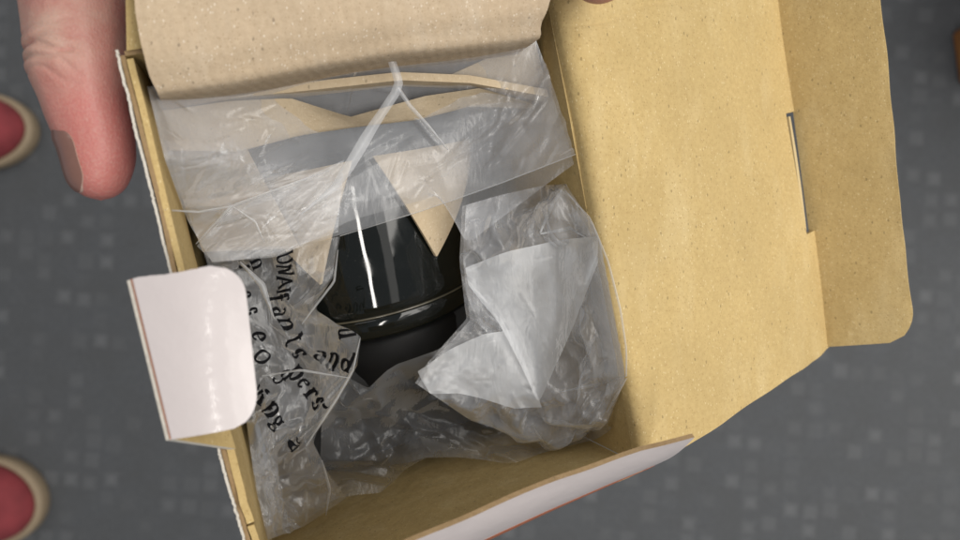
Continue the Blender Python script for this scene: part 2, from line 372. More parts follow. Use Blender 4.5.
# tuck flap: bent a little up at the fold, rounded outer corners
flTR, flBR = at(876, -38, 202), at(916, 341, 211)
n, m = 60, 16
tv2 = np.linspace(0, 1, n); R = 0.085
ext = np.ones(n)
for k, t in enumerate(tv2):
    d = min(t, 1 - t)
    if d < R: ext[k] = 1 - 0.30 * (1 - math.sqrt(max(0, 1 - ((R - d) / R) ** 2)))
q = np.linspace(0, 1, m)
G = np.empty((n, m, 3))
for k, t in enumerate(tv2):
    p0 = fTR + (fBR - fTR) * (0.006 + 0.988 * t); p1 = flTR + (flBR - flTR) * t; p0 = p0 - (fTR - hTR) / 92 * 1.2 + ln * 0.55
    for j in range(m):
        e = q[j] * ext[k]; G[k, j] = p0 + (p1 - p0) * e - ln * (0.8 * math.sin(math.pi * e) - 0.55 * (1 - min(1, e / 0.08)) - 0.2 + 0.2 * math.sin(6 * t))
G[:, -1] += np.outer(wob(n, 0.3, 9, 5), U)
fn = np.cross(flTR - fTR, fBR - fTR); fn /= np.linalg.norm(fn); fn = -fn if fn[2] > 0 else fn
flap = slab('tuck_flap', G, fn, 1.3, [M['kraft'], M['white'], M['kraft']], lid)
# the tongue left in the slot, pressed below the lid
ts = np.linspace(s0 + 0.01, s1 - 0.01, 12); G = np.empty((12, 4, 3))
for k, t in enumerate(ts):
    p0 = hTR + (hBR - hTR) * t; p1 = fTR + (fBR - fTR) * t
    for j, e in enumerate((0.931, 0.941, 0.951, 0.962)): e = e - 0.006 * (2 * k / 11 - 1) ** 2 * (j > 0); G[k, j] = p0 + (p1 - p0) * e + ln * (-0.35 + 0.3 * j)
slab('slot_tongue', G, ln, 0.8, [M['cream']] * 3, lid)

# near dust flap: hinged on the front rim, leaning in over the opening, white outside upwards
free = [L(px, py, c) for px, py, c in ((691, 433, -15), (640, 446, -16), (560, 475, -17), (490, 504, -17), (415, 536, -17), (330, 573, -17), (290, 590, -17))]
hin = [L(px, py, -0.6) for px, py in ((648, 463), (640, 467), (600, 484), (545, 508), (480, 538), (400, 575), (330, 607))]
Fe, Hi = polyline(free, 40), polyline(hin, 40)
Fe[:, 2] += wob(40, 0.3, 7, 3)
n = 9; G = np.empty((n, 40, 3))
for i in range(n):
    k = i / (n - 1); G[i] = Fe * (1 - k) + Hi * k + np.array([0, 0.6 * math.sin(math.pi * k), -0.7 * math.sin(math.pi * k)])
Gc = B(G[..., 0], G[..., 1], G[..., 2])
gn = np.cross(Gc[0, 20] - Gc[-1, 20], Gc[-1, 30] - Gc[-1, 10]); gn /= np.linalg.norm(gn)
gn = gn if gn @ V > 0 else -gn
df = slab('dust_flap', Gc, gn, 1.0, KM, box)
# orange printed border along the outside of that hinge
G = np.stack([Gc[-1] * (1 - k) + Gc[-3] * k + gn * 1.05 for k in (-0.15, 0.12, 0.36)]); slab('printed_border', G, gn, 0.12, [M['orange']] * 3, df)
# far dust flap folded back and out under the grey insert
G = bil(B(0.5, -0.6, -0.4), B(BW - 3, -0.6, -0.4), B(7, -24, -4), B(BW - 6, -24, -4), 10, 20)
slab('dust_flap', G, Wd, 1.4, KM, box)
# locking tab: rises from the locking side, folded inwards
def tabpt(px, py, c): return L(px, py, c)
tTL, tBL = tabpt(133, 279, -15), tabpt(172, 439, -15)
tTR, tBR = tabpt(243, 262, -15.5), tabpt(260, 420, -14)
rT, rB = np.array([-0.8, 46.5, 0]), np.array([-0.8, 80.5, 0])
G = bil(rT, rB, tTL, tBL, 6, 16); Gc = B(G[..., 0], G[..., 1], G[..., 2])
tn = np.cross(Gc[0, -1] - Gc[0, 0], Gc[-1, 0] - Gc[0, 0]); tn /= np.linalg.norm(tn); tn = tn if tn @ U < 0 else -tn
tab = slab('lock_tab', Gc, tn, 1.2, [M['kraft'], M['orange'], M['torn']], box)
n, m = 44, 18; R = 0.20; G = np.empty((n, m, 3))
for k in range(n):
    t = k / (n - 1); d = min(t, 1 - t); e = 1.0 if d > R else 1 - 0.30 * (1 - math.sqrt(max(0, 1 - ((R - d) / R) ** 2)))
    p0 = tTL + (tBL - tTL) * t; p1 = tTR + (tBR - tTR) * t
    for j in range(m):
        x = j / (m - 1) * e; G[k, j] = p0 + (p1 - p0) * x + np.array([0, 0, 0.7 - 1.1 * math.sin(math.pi * x) + 1.2 * x * x * math.sin(2.5 * t) - 2.6 * x])
G[0] += np.outer(wob(m, 0.1, 7, 41), (0, 1, 0))
Gc = B(G[..., 0], G[..., 1], G[..., 2])
slab('tab_flap', Gc, -Wd, 1.1, [M['kraft'], M['white'], M['torn']], tab)
G = np.stack([Gc[:, 0] + Wd * 1.6 - U * 0.3, Gc[:, 0] - Wd * 0.2 - U * 0.5, Gc[:, 0] - Wd * 0.9 - U * 0.15]); slab('printed_edge', G, -U, 0.12, [M['orange']] * 3, tab)

# ------------------------------------------------------------------ grey kraft packing insert bent over the far side
ins = root('cardboard_insert', 'greyish brown corrugated packing board bent over the far side of the carton', 'packing board', B(BW / 2, 8, 30))
eL, eR = L(151, 79, -5), L(543, 22, -5)
n1, m = 26, 48
G = []
tq = np.linspace(0, 1, m)
for i in range(n1):
    k = i / (n1 - 1); row = []
    for j, t in enumerate(tq):
        f0 = eL + (eR - eL) * t
        f0[1] += -1.2 * math.sin(math.pi * t) * 0.6 + 0.35 * math.sin(9 * t)
        back = L(121, -62, -7) * (1 - t) + L(568, -62, -7) * t
        if k < 0.62:
            x = k / 0.62; p = back + (f0 - back) * x; p[2] += -1.3 * math.sin(math.pi * x) + 0.25 * math.sin(14 * t + 4 * x)
            if x > 0.8: p[2] += 5.0 * ((x - 0.8) / 0.2) ** 2 * 0.35
        else:
            x = (k - 0.62) / 0.38
            if x < 0.3:
                y = x / 0.3 * math.pi / 2; p = f0 + np.array([0, 2.4 * math.sin(y), 1.75 + 2.4 * (1 - math.cos(y))])
            else:
                y = (x - 0.3) / 0.7; p = f0 + np.array([0, 2.4 - 2.0 * y, 4.15 + 40 * y])
        row.append(p)
    G.append(row)
G = np.array(G); G[:, 0] += np.outer(wob(n1, 0.3, 7, 77), (1, 0, 0)); G[:, -1] += np.outer(wob(n1, 0.3, 7, 78), (1, 0, 0))
Gc = B(G[..., 0], G[..., 1], G[..., 2])
du = np.gradient(Gc, axis=0); dv = np.gradient(Gc, axis=1); nn = np.cross(du, dv); nn /= np.linalg.norm(nn, axis=2, keepdims=True)
if nn[3, 20, 2] > 0: nn = -nn
slab('bent_panel', Gc, nn, 2.2, [M['insert'], M['insert'], M['core']], ins)

# ------------------------------------------------------------------ the dark glass jar lying in the carton
JPHI = math.radians(-12); JCS, JSN = math.cos(JPHI), math.sin(JPHI)
def J(x, s_, h):                                                  # jar frame (across, along its axis, up) -> box frame
    return np.stack(np.broadcast_arrays(JA + x, 40 + s_ * JCS - h * JSN, JC - s_ * JSN - h * JCS), -1)
def Jinv(p):
    y, z = p[..., 1] - 40, p[..., 2] - JC; return np.stack([p[..., 0] - JA, y * JCS - z * JSN, -y * JSN - z * JCS], -1)
def JB(x, s_, h): q = J(x, s_, h); return B(q[..., 0], q[..., 1], q[..., 2])
JA, JC, JR = 46.0, 69.0, 34.0                                     # axis position (across, down) and radius
jar = root('glass_jar', 'smoked dark glass jar with a black plastic cap, lying inside the carton under plastic film', 'jar', B(JA, 60, JC + JR))
def lathe(name, prof, mat_, parent, seg=96, lean=0.0):
    """prof: (b, r) pairs along the jar's axis"""
    th = np.linspace(0, 2 * np.pi, seg, endpoint=False); vs = []; fs = []
    for b, r in prof: vs.append(JB(r * np.sin(th), b - 40 - lean * r * np.cos(th), r * np.cos(th)))
    k = len(prof)
    for i in range(k - 1):
        for j in range(seg): fs.append((i * seg + j, i * seg + (j + 1) % seg, (i + 1) * seg + (j + 1) % seg, (i + 1) * seg + j))
    vs = np.vstack(vs); fs.append(tuple(range(seg))[::-1]); fs.append(tuple(range((k - 1) * seg, k * seg)))
    return link(name, mesh(name, vs, fs), mat_, parent)
FT = 60.6; COLB = 13.0
lathe('glass_body', [(8, 26), (11, 32), (16, JR), (30, JR), (45, JR), (FT - 3, JR), (FT - 1.2, JR - .15), (FT - .3, JR - .6), (FT, JR - 1.2), (FT + .1, 20)], M['glass'], jar)
lathe('glass_foot', [(FT + .15, 22), (FT + .3, JR - 1.3), (FT + .8, JR - .8), (FT + 2, JR - .6), (FT + 5.0, JR - .8), (FT + 6.3, JR - 1.5), (FT + 7, JR - 3), (FT + 7.2, 20)], M['glass'], jar)
lathe('reflection_line', [(FT - .25, JR - 2), (FT - .2, JR - .55), (FT + .05, JR - .35), (FT + .3, JR - .55), (FT + .35, JR - 2)], M['kraft_reflection'], jar)  # thin ring coloured as the kraft mirrored in the base edge
lathe('cap', [(FT + 7.3, 20), (FT + 7.6, 26), (FT + 8.6, 27.5), (FT + 10, 28), (FT + 16, 28), (FT + 26, 27), (FT + 29, 25.5), (FT + 30.5, 22), (FT + 31, 12)], M['black'], jar)
lathe('collar', [(COLB, JR - 2), (COLB + .5, JR + 1.6), (COLB + 1.7, JR + 2.2), (COLB + 5, JR + 2.2), (COLB + 6.3, JR + 1.6), (COLB + 6.7, JR - 2)], M['black'], jar, lean=0.1)

# ------------------------------------------------------------------ star-cut cardboard collar round the jar
star = root('cardboard_collar', 'tan cardboard collar with pointed teeth wrapped round the upper end of the dark jar', 'cardboard', B(JA, 20, 40))
def onjar(px, py, off):                                           # where a sight line meets the cylinder of radius JR+off
    p0 = Jinv(Binv(np.zeros(3))); p1 = Jinv(Binv(ray(px, py) * 100)); d = p1 - p0; r = JR + off
    x0, z0 = p0[0], p0[2]; A_ = d[0] ** 2 + d[2] ** 2; B_ = 2 * (x0 * d[0] + z0 * d[2]); C_ = x0 * x0 + z0 * z0 - r * r
    q = B_ * B_ - 4 * A_ * C_
    if q < 0: q = 0
    return p0 + d * ((-B_ - math.sqrt(q)) / (2 * A_))
def cyl(p): return math.atan2(p[0], p[2]), p[1]        # angle, along
def cylpatch(name, ta, tb, ba, bb, off, th, n=8, m=24, mats=None, parent=star, lift=None):
    """patch on the cylinder between top edge ta->tb (angle,b) and bottom edge ba->bb"""
    G = bil(np.array(ta), np.array(tb), np.array(ba), np.array(bb), n, m); r = JR + off
    if lift is not None: r = r + lift(np.linspace(0, 1, n))[:, None]
    Gc = JB(r * np.sin(G[..., 0]), G[..., 1], r * np.cos(G[..., 0]))
    nn = JB((r + 1) * np.sin(G[..., 0]), G[..., 1], (r + 1) * np.cos(G[..., 0])) - Gc
    return slab(name, Gc, nn, th, mats or [M['liner'], M['liner'], M['liner']], parent)
def tooth(tlp, trp, tip):
    a, b, c = cyl(onjar(*tlp, 2.6)), cyl(onjar(*trp, 2.6)), cyl(onjar(*tip, 1.0))
    tiny = 0.006
    cylpatch('tooth', a, b, (c[0] - tiny, c[1]), (c[0] + tiny, c[1]), 0.5, 0.9, 14, 16, lift=lambda s: 2.2 * (1 - s))
tooth((372, 156), (468, 139), (436, 256))
tooth((232, 182), (352, 160), (321, 284))
# side panel against the locking side, and the edge strip and gusset above
G = bil(L(146, 104, 23), L(246, 146, 27), L(203, 252, 38), L(300, 248, 38), 14, 14); G[..., 2] += 1.5 * np.sin(np.linspace(0, 6, 14))[:, None]
Gc = B(G[..., 0], G[..., 1], G[..., 2]); slab('side_panel', Gc, Wd, 1.2, [M['liner']] * 3, star)
pts = polyline([L(158, 103, 13), L(225, 94, 12), L(290, 88, 12), L(400, 76, 11), L(470, 79, 12), L(548, 93, 13)], 40)
G = np.stack([pts + np.array([0, -0.95, 0]), pts + np.array([0, 0.95, 0.1]), pts + np.array([0, 1.15, 4.0])])
Gc = B(G[..., 0], G[..., 1], G[..., 2]); slab('edge_strip', Gc, Wd, 0.8, [M['liner']] * 3, star)
G = bil(L(448, 76, 14), L(534, 37, 12), L(476, 80, 16), L(547, 88, 16), 8, 12); Gc = B(G[..., 0], G[..., 1], G[..., 2])
slab('gusset', Gc, Wd, 0.9, [M['liner']] * 3, star)
low = polyline([L(152, 112, 14), L(230, 101, 13), L(290, 98, 13), L(350, 117, 14), L(425, 96, 13), L(480, 88, 13), L(530, 103, 13)], 40)
bot = polyline([L(170, 150, 20), L(235, 152, 20), L(300, 135, 20), L(352, 127, 20), L(420, 119, 20), L(470, 106, 20), L(536, 108, 20)], 40)
G = np.stack([low * (1 - k) + bot * k for k in np.linspace(0, 1, 8)]); Gc = B(G[..., 0], G[..., 1], G[..., 2])
slab('folded_panel', Gc, Wd, 0.9, [M['liner']] * 3, star)
# added black blocks that darken the gaps between board strips and under the film
def dark_block(a0, a1, b0, b1, c, label):
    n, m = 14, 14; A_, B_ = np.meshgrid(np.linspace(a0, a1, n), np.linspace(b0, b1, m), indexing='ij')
    r = root('dark_filler', label, 'dark filler', B((a0 + a1) / 2, (b0 + b1) / 2, c + 30))
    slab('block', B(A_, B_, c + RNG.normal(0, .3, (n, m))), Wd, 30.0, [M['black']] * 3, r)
dark_block(5, 86, 2.5, 13, 28, 'added black block darkening the gap behind the tan cardboard collar at the far wall')
dark_block(12, 82, 72, 106, 54, 'added black block darkening the space under the low film between the two bunched bags')
dark_block(4.5, 24, 44, 92, 43, 'added black block darkening the space under the printed bag beside the locking wall')
# ------------------------------------------------------------------ plastic film: a small cloth relaxation, in the box frame
def collider(a, b):
    x = np.abs(a - JA); rr = np.where(b > 74, 29.0, JR + 1.5)
    h = JC - (b - 40) * math.tan(JPHI) - np.sqrt(np.clip(rr ** 2 - x * x, 0, None)) / JCS
    h = np.where(b < 12, np.minimum(h, 24), h)
    h = np.where((b < 40) & (b > 12), h - 3.0 * np.clip((40 - b) / 20, 0, 1), h)
    return np.minimum(h, 62.0)
def crumple(P0, sx, sy, iters=420, pin='tblr', noise=1.0, g=0.012, bend=0.25, seed=0, top=-1.0, jit=0.07, warp=0.32, cl=True):
    r = np.random.default_rng(seed); P = P0.copy(); n, m = P.shape[:2]
    cell = np.linalg.norm(P0[n // 2, m // 2] - P0[n // 2, m // 2 + 1]); J = r.uniform(-1, 1, (n, m, 3)) * cell * warp; J[..., 2] = 0; J[0] = J[-1] = 0; J[:, 0] = J[:, -1] = 0; P0 = P0 + J; P = P0.copy()
    lo = r.normal(0, 1, (n, m, 3))
    for _ in range(2): lo = (lo + np.roll(lo, 1, 0) + np.roll(lo, -1, 0) + np.roll(lo, 1, 1) + np.roll(lo, -1, 1)) / 3.2
    free = np.ones((n, m, 1))
    if 't' in pin: free[0] = 0
    if 'b' in pin: free[-1] = 0
    if 'l' in pin: free[:, 0] = 0
    if 'r' in pin: free[:, -1] = 0
    P += lo * noise * np.array([.4, .4, 1.0]) * free; Q = P.copy()
    sets = []
    def add(di, dj, scale, k, minonly):
        ii, jj = np.meshgrid(np.arange(n), np.arange(m), indexing='ij')
        ok = (ii + di < n) & (jj + dj < m) & (jj + dj >= 0)
        a = (ii * m + jj)[ok]; b = a + di * m + dj
        rest = np.linalg.norm(P0.reshape(-1, 3)[a] - P0.reshape(-1, 3)[b], axis=1)
        key = (ii[ok] // max(di, 1) if di else jj[ok] // max(abs(dj), 1)) % 2
        for c in (0, 1):
            s = key == c
            if s.any(): sets.append((a[s], b[s], rest[s] * (1 + r.normal(0, jit, s.sum())), scale, k, minonly))
    sd = math.hypot(sx, sy) / math.sqrt(2)
    add(0, 1, sx, 1.0, False); add(1, 0, sy, 1.0, False); add(1, 1, sd, 0.6, False); add(1, -1, sd, 0.6, False)
    add(0, 2, sx * 0.93, bend, True); add(2, 0, sy * 0.93, bend, True); add(0, 4, sx * 0.8, bend * 0.5, True); add(4, 0, sy * 0.8, bend * 0.5, True)
    fw = free.reshape(-1); X = P.reshape(-1, 3); Xq = Q.reshape(-1, 3)
    for it in range(iters):
        k = min(1.0, it / (iters * 0.5))
        vel = (X - Xq) * 0.90; Xq = X.copy(); X = X + vel * fw[:, None]; X[:, 2] += g * fw
        for (a, b, rest, sc, st, mo) in sets:
            d = X[b] - X[a]; l = np.linalg.norm(d, axis=1) + 1e-9; tgt = rest * (1 + (sc - 1) * k)
            e = l - tgt
            if mo: e = np.minimum(e, 0)
            wa, wb_ = fw[a], fw[b]; sm = np.maximum(wa + wb_, 1e-9)
            cor = (st * 0.9 * e / l / sm)[:, None] * d
            X[a] += cor * wa[:, None]; X[b] -= cor * wb_[:, None]
        if cl:
            X[:, 1] = np.clip(X[:, 1], 1, 115.2); X[:, 0] = np.clip(X[:, 0], leftA(X[:, 1]) + 2.6, 92.8 - 7.5 * X[:, 1] / 115.6)
            h = collider(X[:, 0], X[:, 1]) - 0.6; hit = (X[:, 2] > h) & (fw > 0); X[hit, 2] = h[hit]
        X[:, 2] = np.where(fw > 0, np.maximum(X[:, 2], top), X[:, 2])
    return X.reshape(n, m, 3)
def up(P, k=3, soft=0.75):
    """upsample a grid k times, between linear (sharp folds) and Catmull-Rom (soft)"""
    def one(P):
        n = P.shape[0]; x = np.linspace(0, n - 1, (n - 1) * k + 1); i = np.minimum(x.astype(int), n - 2); t = (x - i).reshape(-1, *([1] * (P.ndim - 1)))
        p0, p1, p2, p3 = P[np.maximum(i - 1, 0)], P[i], P[i + 1], P[np.minimum(i + 2, n - 1)]
        lin = p1 * (1 - t) + p2 * t
        cr = 0.5 * ((2 * p1) + (-p0 + p2) * t + (2 * p0 - 5 * p1 + 4 * p2 - p3) * t * t + (-p0 + 3 * p1 - 3 * p2 + p3) * t ** 3)
        return lin * (1 - soft) + cr * soft
    P = one(P); P = one(P.swapaxes(0, 1)).swapaxes(0, 1); return P
def sheet(name, P, m_, parent, label=None):
    Pc = B(P[..., 0], P[..., 1], P[..., 2]); n, m = P.shape[:2]
    idx = np.arange(n * m).reshape(n, m)
    f = np.stack([idx[:-1, :-1], idx[:-1, 1:], idx[1:, 1:], idx[1:, :-1]], -1).reshape(-1, 4)
    return link(name, mesh(name, Pc.reshape(-1, 3), f.tolist()), m_, parent)
def X3(*pts):
    out = []
    for px, py, c in pts:
        while c > 0:                                               # come up until inside the walls
            q = L(px, py, c); aw = 93.3 - 7.5 * q[1] / 115.6
            if q[0] < aw - 0.8 and q[1] < 115.2 and q[0] > leftA(q[1]) + 2.6: break
            c -= 0.5
        out.append(L(px, py, c))
    return out
def fold_ridge(P, p0, p1, h, w):
    """a straight ridge pressed into a sheet between two plan points"""
    p0, p1 = np.asarray(p0)[:2], np.asarray(p1)[:2]; d = p1 - p0; l = np.linalg.norm(d); d /= l
    q = P[..., :2] - p0; s = q @ d; t = np.abs(q @ np.array([-d[1], d[0]]))
    e = np.clip(np.minimum(s, l - s) / (0.2 * l), 0, 1); P[..., 2] -= h * e * np.clip(1 - t / w, 0, 1); return P

def flapsheet(outline_top, outline_bot, seed, amp=0.5, n=10, m=14):
    T, Bo = polyline(X3(*outline_top), m), polyline(X3(*outline_bot), m)
    P = np.stack([T * (1 - k) + Bo * k for k in np.linspace(0, 1, n)])
    lo = np.random.default_rng(seed).normal(0, 1, (n, m))
    for _ in range(4): lo = (lo + np.roll(lo, 1, 0) + np.roll(lo, -1, 0) + np.roll(lo, 1, 1) + np.roll(lo, -1, 1)) / 5
    P[..., 2] += lo / lo.std() * amp; P = up(P, 9, 0.8); c0_, c1_ = P[..., :2].reshape(-1, 2).min(0), P[..., :2].reshape(-1, 2).max(0); rg = np.random.default_rng(seed + 90)
    for _ in range(12):
        q0 = rg.uniform(c0_, c1_); an = rg.normal(0.9, 0.7); q1 = q0 + rg.uniform(3, 13) * np.array([math.cos(an), math.sin(an)]); fold_ridge(P, q0, q1, rg.uniform(.10, .28) * rg.choice([-1, 1]), rg.uniform(.5, 1.1))
    return P
rr_ = np.random.default_rng(5)
def scatter(P, n_, x0, y0, x1, y1, ang, spread, ln0, ln1, h, w):
    for _ in range(n_):
        t_, k_ = rr_.uniform(), rr_.uniform(); cx, cy = x0 + (x1 - x0) * t_, y0 + (y1 - y0) * k_
        a_ = math.radians(ang + rr_.normal(0, spread)); l_ = rr_.uniform(ln0, ln1) / 2
        fold_ridge(P, L(cx - l_ * math.cos(a_), cy + l_ * math.sin(a_), 17), L(cx + l_ * math.cos(a_), cy - l_ * math.sin(a_), 17), rr_.uniform(.4, 1) * h * rr_.choice([-1, 1, 1]), rr_.uniform(.5, 1) * w)
# top bag: straight hem across the jar
bag1 = root('plastic_bag', 'clear plastic bag with a straight hem drawn over the tan cardboard and the jar', 'plastic bag', B(46, 30, 30))
def topbag(hem, dz, seed, s):
    P0 = coons(X3((140, 88, 8 + dz), (220, 76, 8 + dz), (400, 50, 7 + dz), (470, 40, 6 + dz), (534, 34, 5 + dz)), hem,
               X3((140, 88, 8 + dz), (160, 160, 15 + dz), (190, 225, 20 + dz), (212, 262, 24 + dz)), [X3((534, 34, 5 + dz))[0], L(556, 95, 8 + dz), hem[-1]], 22, 34)
    P = crumple(P0, s, 1.008, 300, 'tblr', 0.6, 0.006, 0.5, seed, 2.0, 0.006)
    for _ in range(2): P[1:-1, 1:-1] += 0.5 * ((P[:-2, 1:-1] + P[2:, 1:-1] + P[1:-1, :-2] + P[1:-1, 2:]) / 4 - P[1:-1, 1:-1])
    return P
hem1 = X3((212, 262, 24), (270, 256, 25), (340, 235, 25), (420, 211, 24), (500, 183, 20), (575, 154, 13))
P = up(topbag(hem1, 0, 3, 1.022), 8, 0.8)
for (x0, y0, x1, y1, h, w) in ((165, 212, 232, 205, 1.2, 1.6), (222, 205, 330, 172, 1.3, 1.8), (196, 243, 232, 205, 1.2, 1.3), (250, 222, 420, 130, 0.9, 1.6),
                               (262, 240, 330, 190, 0.8, 1.2), (450, 160, 520, 120, 0.9, 1.4), (485, 178, 545, 60, 0.8, 1.4), (510, 172, 575, 100, 0.7, 1.3), (345, 120, 352, 60, 0.5, 0.8), (400, 100, 450, 150, 0.9, 0.9)):
    fold_ridge(P, L(x0, y0, 18), L(x1, y1, 18), h, w)
scatter(P, 50, 205, 165, 350, 250, 32, 16, 30, 110, 0.55, 1.1)
scatter(P, 40, 455, 70, 565, 175, 55, 30, 20, 90, 0.55, 1.2)
scatter(P, 26, 180, 110, 300, 180, 20, 40, 20, 60, 0.4, 1.1)
scatter(P, 24, 330, 70, 440, 200, 70, 40, 15, 60, 0.35, 0.9)
sheet('front_layer', P, M['film_top'], bag1)
hem2 = X3((214, 268, 30), (280, 262, 31), (350, 225, 30), (440, 198, 30), (466, 246, 28), (520, 205, 24), (574, 164, 16))
P = topbag(hem2, 3.0, 4, 1.012)
sheet('back_layer', up(P, 6, 0.8), M['film_top'], bag1)
def ribbon(name, pts, w, mat_, parent, seed=0, nseg=40):
    c = polyline(pts, nseg); d = np.gradient(c, axis=0); s = np.stack([-d[:, 1], d[:, 0], 0 * d[:, 0]], -1); s /= np.linalg.norm(s, axis=1)[:, None]
    ww = np.interp(np.linspace(0, 1, nseg), np.linspace(0, 1, len(w)), w)
    P = np.stack([c + s * ww[:, None] * k + np.array([0, 0, -0.5 * (1 - k * k)]) + np.array([0, 0, 1]) * wob(nseg, 0.1, 7, seed)[:, None] for k in (-1, -.4, .2, .7, 1)])
    return sheet(name, P, mat_, parent)
ribbon('seam', X3((389, 52, 4.5), (399, 82, 6), (396, 92, 7), (372, 128, 9), (350, 165, 12), (334, 188, 15), (300, 215, 18)), [0.9, 1.0, 1.0, 1.3, 1.2, .6, .15], M['film_fold'], bag1, 5)
ribbon('seam', X3((398, 88, 6.5), (410, 106, 8), (430, 128, 11), (448, 150, 13)), [0.5, 0.5, .35, .12], M['film_fold'], bag1, 6)

ribbon('seam', X3((196, 244, 18), (212, 226, 17), (232, 206, 15), (275, 190, 14), (330, 170, 13)), [0.1, .35, .3, .25, .1], M['film_fold'], bag1, 7)
ribbon('seam', X3((165, 210, 14), (200, 212, 15), (232, 206, 15)), [0.1, .25, .2], M['film_fold'], bag1, 8)
ribbon('seam', X3((232, 206, 15), (255, 222, 16), (264, 242, 18)), [0.1, .3, .1], M['film_fold'], bag1, 9)
ribbon('seam', X3((340, 236, 19), (420, 211.5, 18), (500, 183.5, 15), (575, 154.5, 9)), [0.12, .15, .15, .12], M['film_fold'], bag1, 10)
P = flapsheet([(197, 246, 19), (214, 226, 18), (234, 207, 16), (290, 184, 15), (344, 160, 14)], [(214, 263, 21), (240, 260, 21), (270, 254, 20), (310, 242, 20), (338, 232, 19)], 8, 0.35)
scatter(P, 16, 215, 180, 335, 250, 30, 18, 30, 90, 0.5, 1.0)
sheet('folded_corner', P, M['film_right'], bag1)

# printed bag, bunched by the locking side
bag2 = root('plastic_bag', 'crumpled clear plastic bag printed with black warning lettering, bunched beside the jar', 'plastic bag', B(15, 80, 60))
top2 = X3((203, 250, 30), (250, 246, 30), (300, 246, 29), (340, 236, 28))
right2 = X3((340, 236, 28), (334, 275, 27), (314, 308, 28), (340, 326, 25), (361, 334, 23), (357, 366, 23), (340, 398, 25), (312, 440, 29), (330, 478, 33), (346, 498, 37))
left2 = X3((203, 250, 30), (226, 330, 31), (246, 420, 32), (256, 490, 36), (268, 540, 42))
bot2 = X3((268, 540, 42), (305, 526, 42), (346, 498, 37))
P0 = coons(top2, bot2, left2, right2, 26, 14)
P0[..., 2] += -5 * np.sin(np.pi * np.linspace(0, 1, 14))[None, :] * np.sin(np.pi * np.linspace(0, 1, 26))[:, None]
P2 = crumple(P0, 1.10, 1.05, 420, 'tlrb', 1.0, 0.006, 0.22, 12, 8.0, 0.05)
P2u = up(P2, 10, 0.6)
for (x0, y0, x1, y1, h, w) in ((248, 455, 286, 462, 1.5, 1.6), (258, 494, 304, 487, 1.5, 2.0), (280, 524, 322, 516, 1.2, 1.6), (262, 376, 350, 376, 0.8, 1.6)):
    fold_ridge(P2u, L(x0, y0, 32), L(x1, y1, 32), h, w)
sh2 = sheet('front_layer', P2u, M['film_print'], bag2)
P0b = P0.copy(); P0b[..., 2] += 4.0
P2b = crumple(P0b, 1.20, 1.10, 300, 'tlrb', 1.6, 0.012, 0.22, 17, 10.0, 0.06)
sheet('back_layer', up(P2b, 6, 0.6), M['film_print'], bag2)

# the right-hand bag bunched against the lid side
bag3 = root('plastic_bag', 'milky clear plastic bag bunched against the lid side, its mouth folded over in white layers', 'plastic bag', B(75, 75, 60))
top3 = X3((466, 205, 27), (500, 195, 25), (545, 185, 22), (566, 184, 20))
right3 = X3((566, 184, 20), (597, 232, 22), (617, 290, 25), (626, 340, 27), (627, 376, 29), (607, 425, 36))
left3 = X3((466, 205, 27), (463, 260, 27), (470, 320, 28), (430, 365, 27), (418, 385, 27))
bot3 = X3((418, 385, 27), (470, 420, 28), (545, 446, 33), (607, 425, 36))
P0 = coons(top3, bot3, left3, right3, 20, 16)
P0[..., 2] += -4 * np.sin(np.pi * np.linspace(0, 1, 16))[None, :] * np.sin(np.pi * np.linspace(0, 1, 20))[:, None]
P3 = crumple(P0, 1.10, 1.12, 420, 'tlrb', 1.2, 0.004, 0.25, 22, 10.0, 0.05)
P3 = up(P3, 8, 0.8)
scatter(P3, 60, 470, 195, 620, 430, 60, 50, 12, 60, 0.5, 0.9)
scatter(P3, 30, 420, 390, 600, 450, 20, 40, 12, 50, 0.5, 0.9)
sheet('front_layer', P3, M['film_right'], bag3)
P0b = P0.copy(); P0b[..., 2] += 3.5
P3b = crumple(P0b, 1.18, 1.16, 300, 'tlrb', 1.5, 0.010, 0.25, 27, 12.0, 0.06)
sheet('back_layer', up(P3b, 6, 0.6), M['film_right'], bag3)
# mouth folded over: flat milky layers with crisp outlines
sheet('folded_mouth', flapsheet([(465, 268, 20), (505, 252, 17), (560, 240, 15), (596, 236, 16)], [(468, 285, 20), (500, 325, 18), (540, 404, 17), (597, 262, 16)], 1), M['film_fold'], bag3)
sheet('folded_mouth', flapsheet([(417, 371, 22), (445, 352, 20), (485, 334, 19), (512, 330, 19), (520, 345, 19)], [(429, 393, 22), (458, 393, 22), (486, 400, 20), (515, 409, 19), (541, 407, 19)], 2), M['film_fold'], bag3)
sheet('folded_mouth', flapsheet([(465, 268, 21), (474, 262, 20), (492, 300, 20), (508, 330, 20)], [(462, 280, 22), (470, 305, 22), (480, 325, 22), (490, 335, 22)], 3), M['film_right'], bag3)
for k, (pts, w) in enumerate((([(563, 188, 17), (590, 218, 18), (608, 262, 20), (620, 310, 22), (626, 350, 24), (626, 376, 26)], [.1, .25, .25, .25, .25, .1]),
                              ([(540, 233, 15), (552, 205, 16), (564, 186, 17)], [.2, .6, .2]), ([(626, 376, 24), (600, 384, 22), (560, 392, 21)], [.2, .7, .1]),
                              ([(626, 378, 24), (614, 400, 27), (607, 412, 29)], [.3, .5, .2]), ([(540, 234, 15), (570, 228, 16), (590, 240, 17)], [.2, .6, .1]))):
    ribbon('pleat', X3(*pts), w, M['film_fold'], bag3, 30 + k, 24)
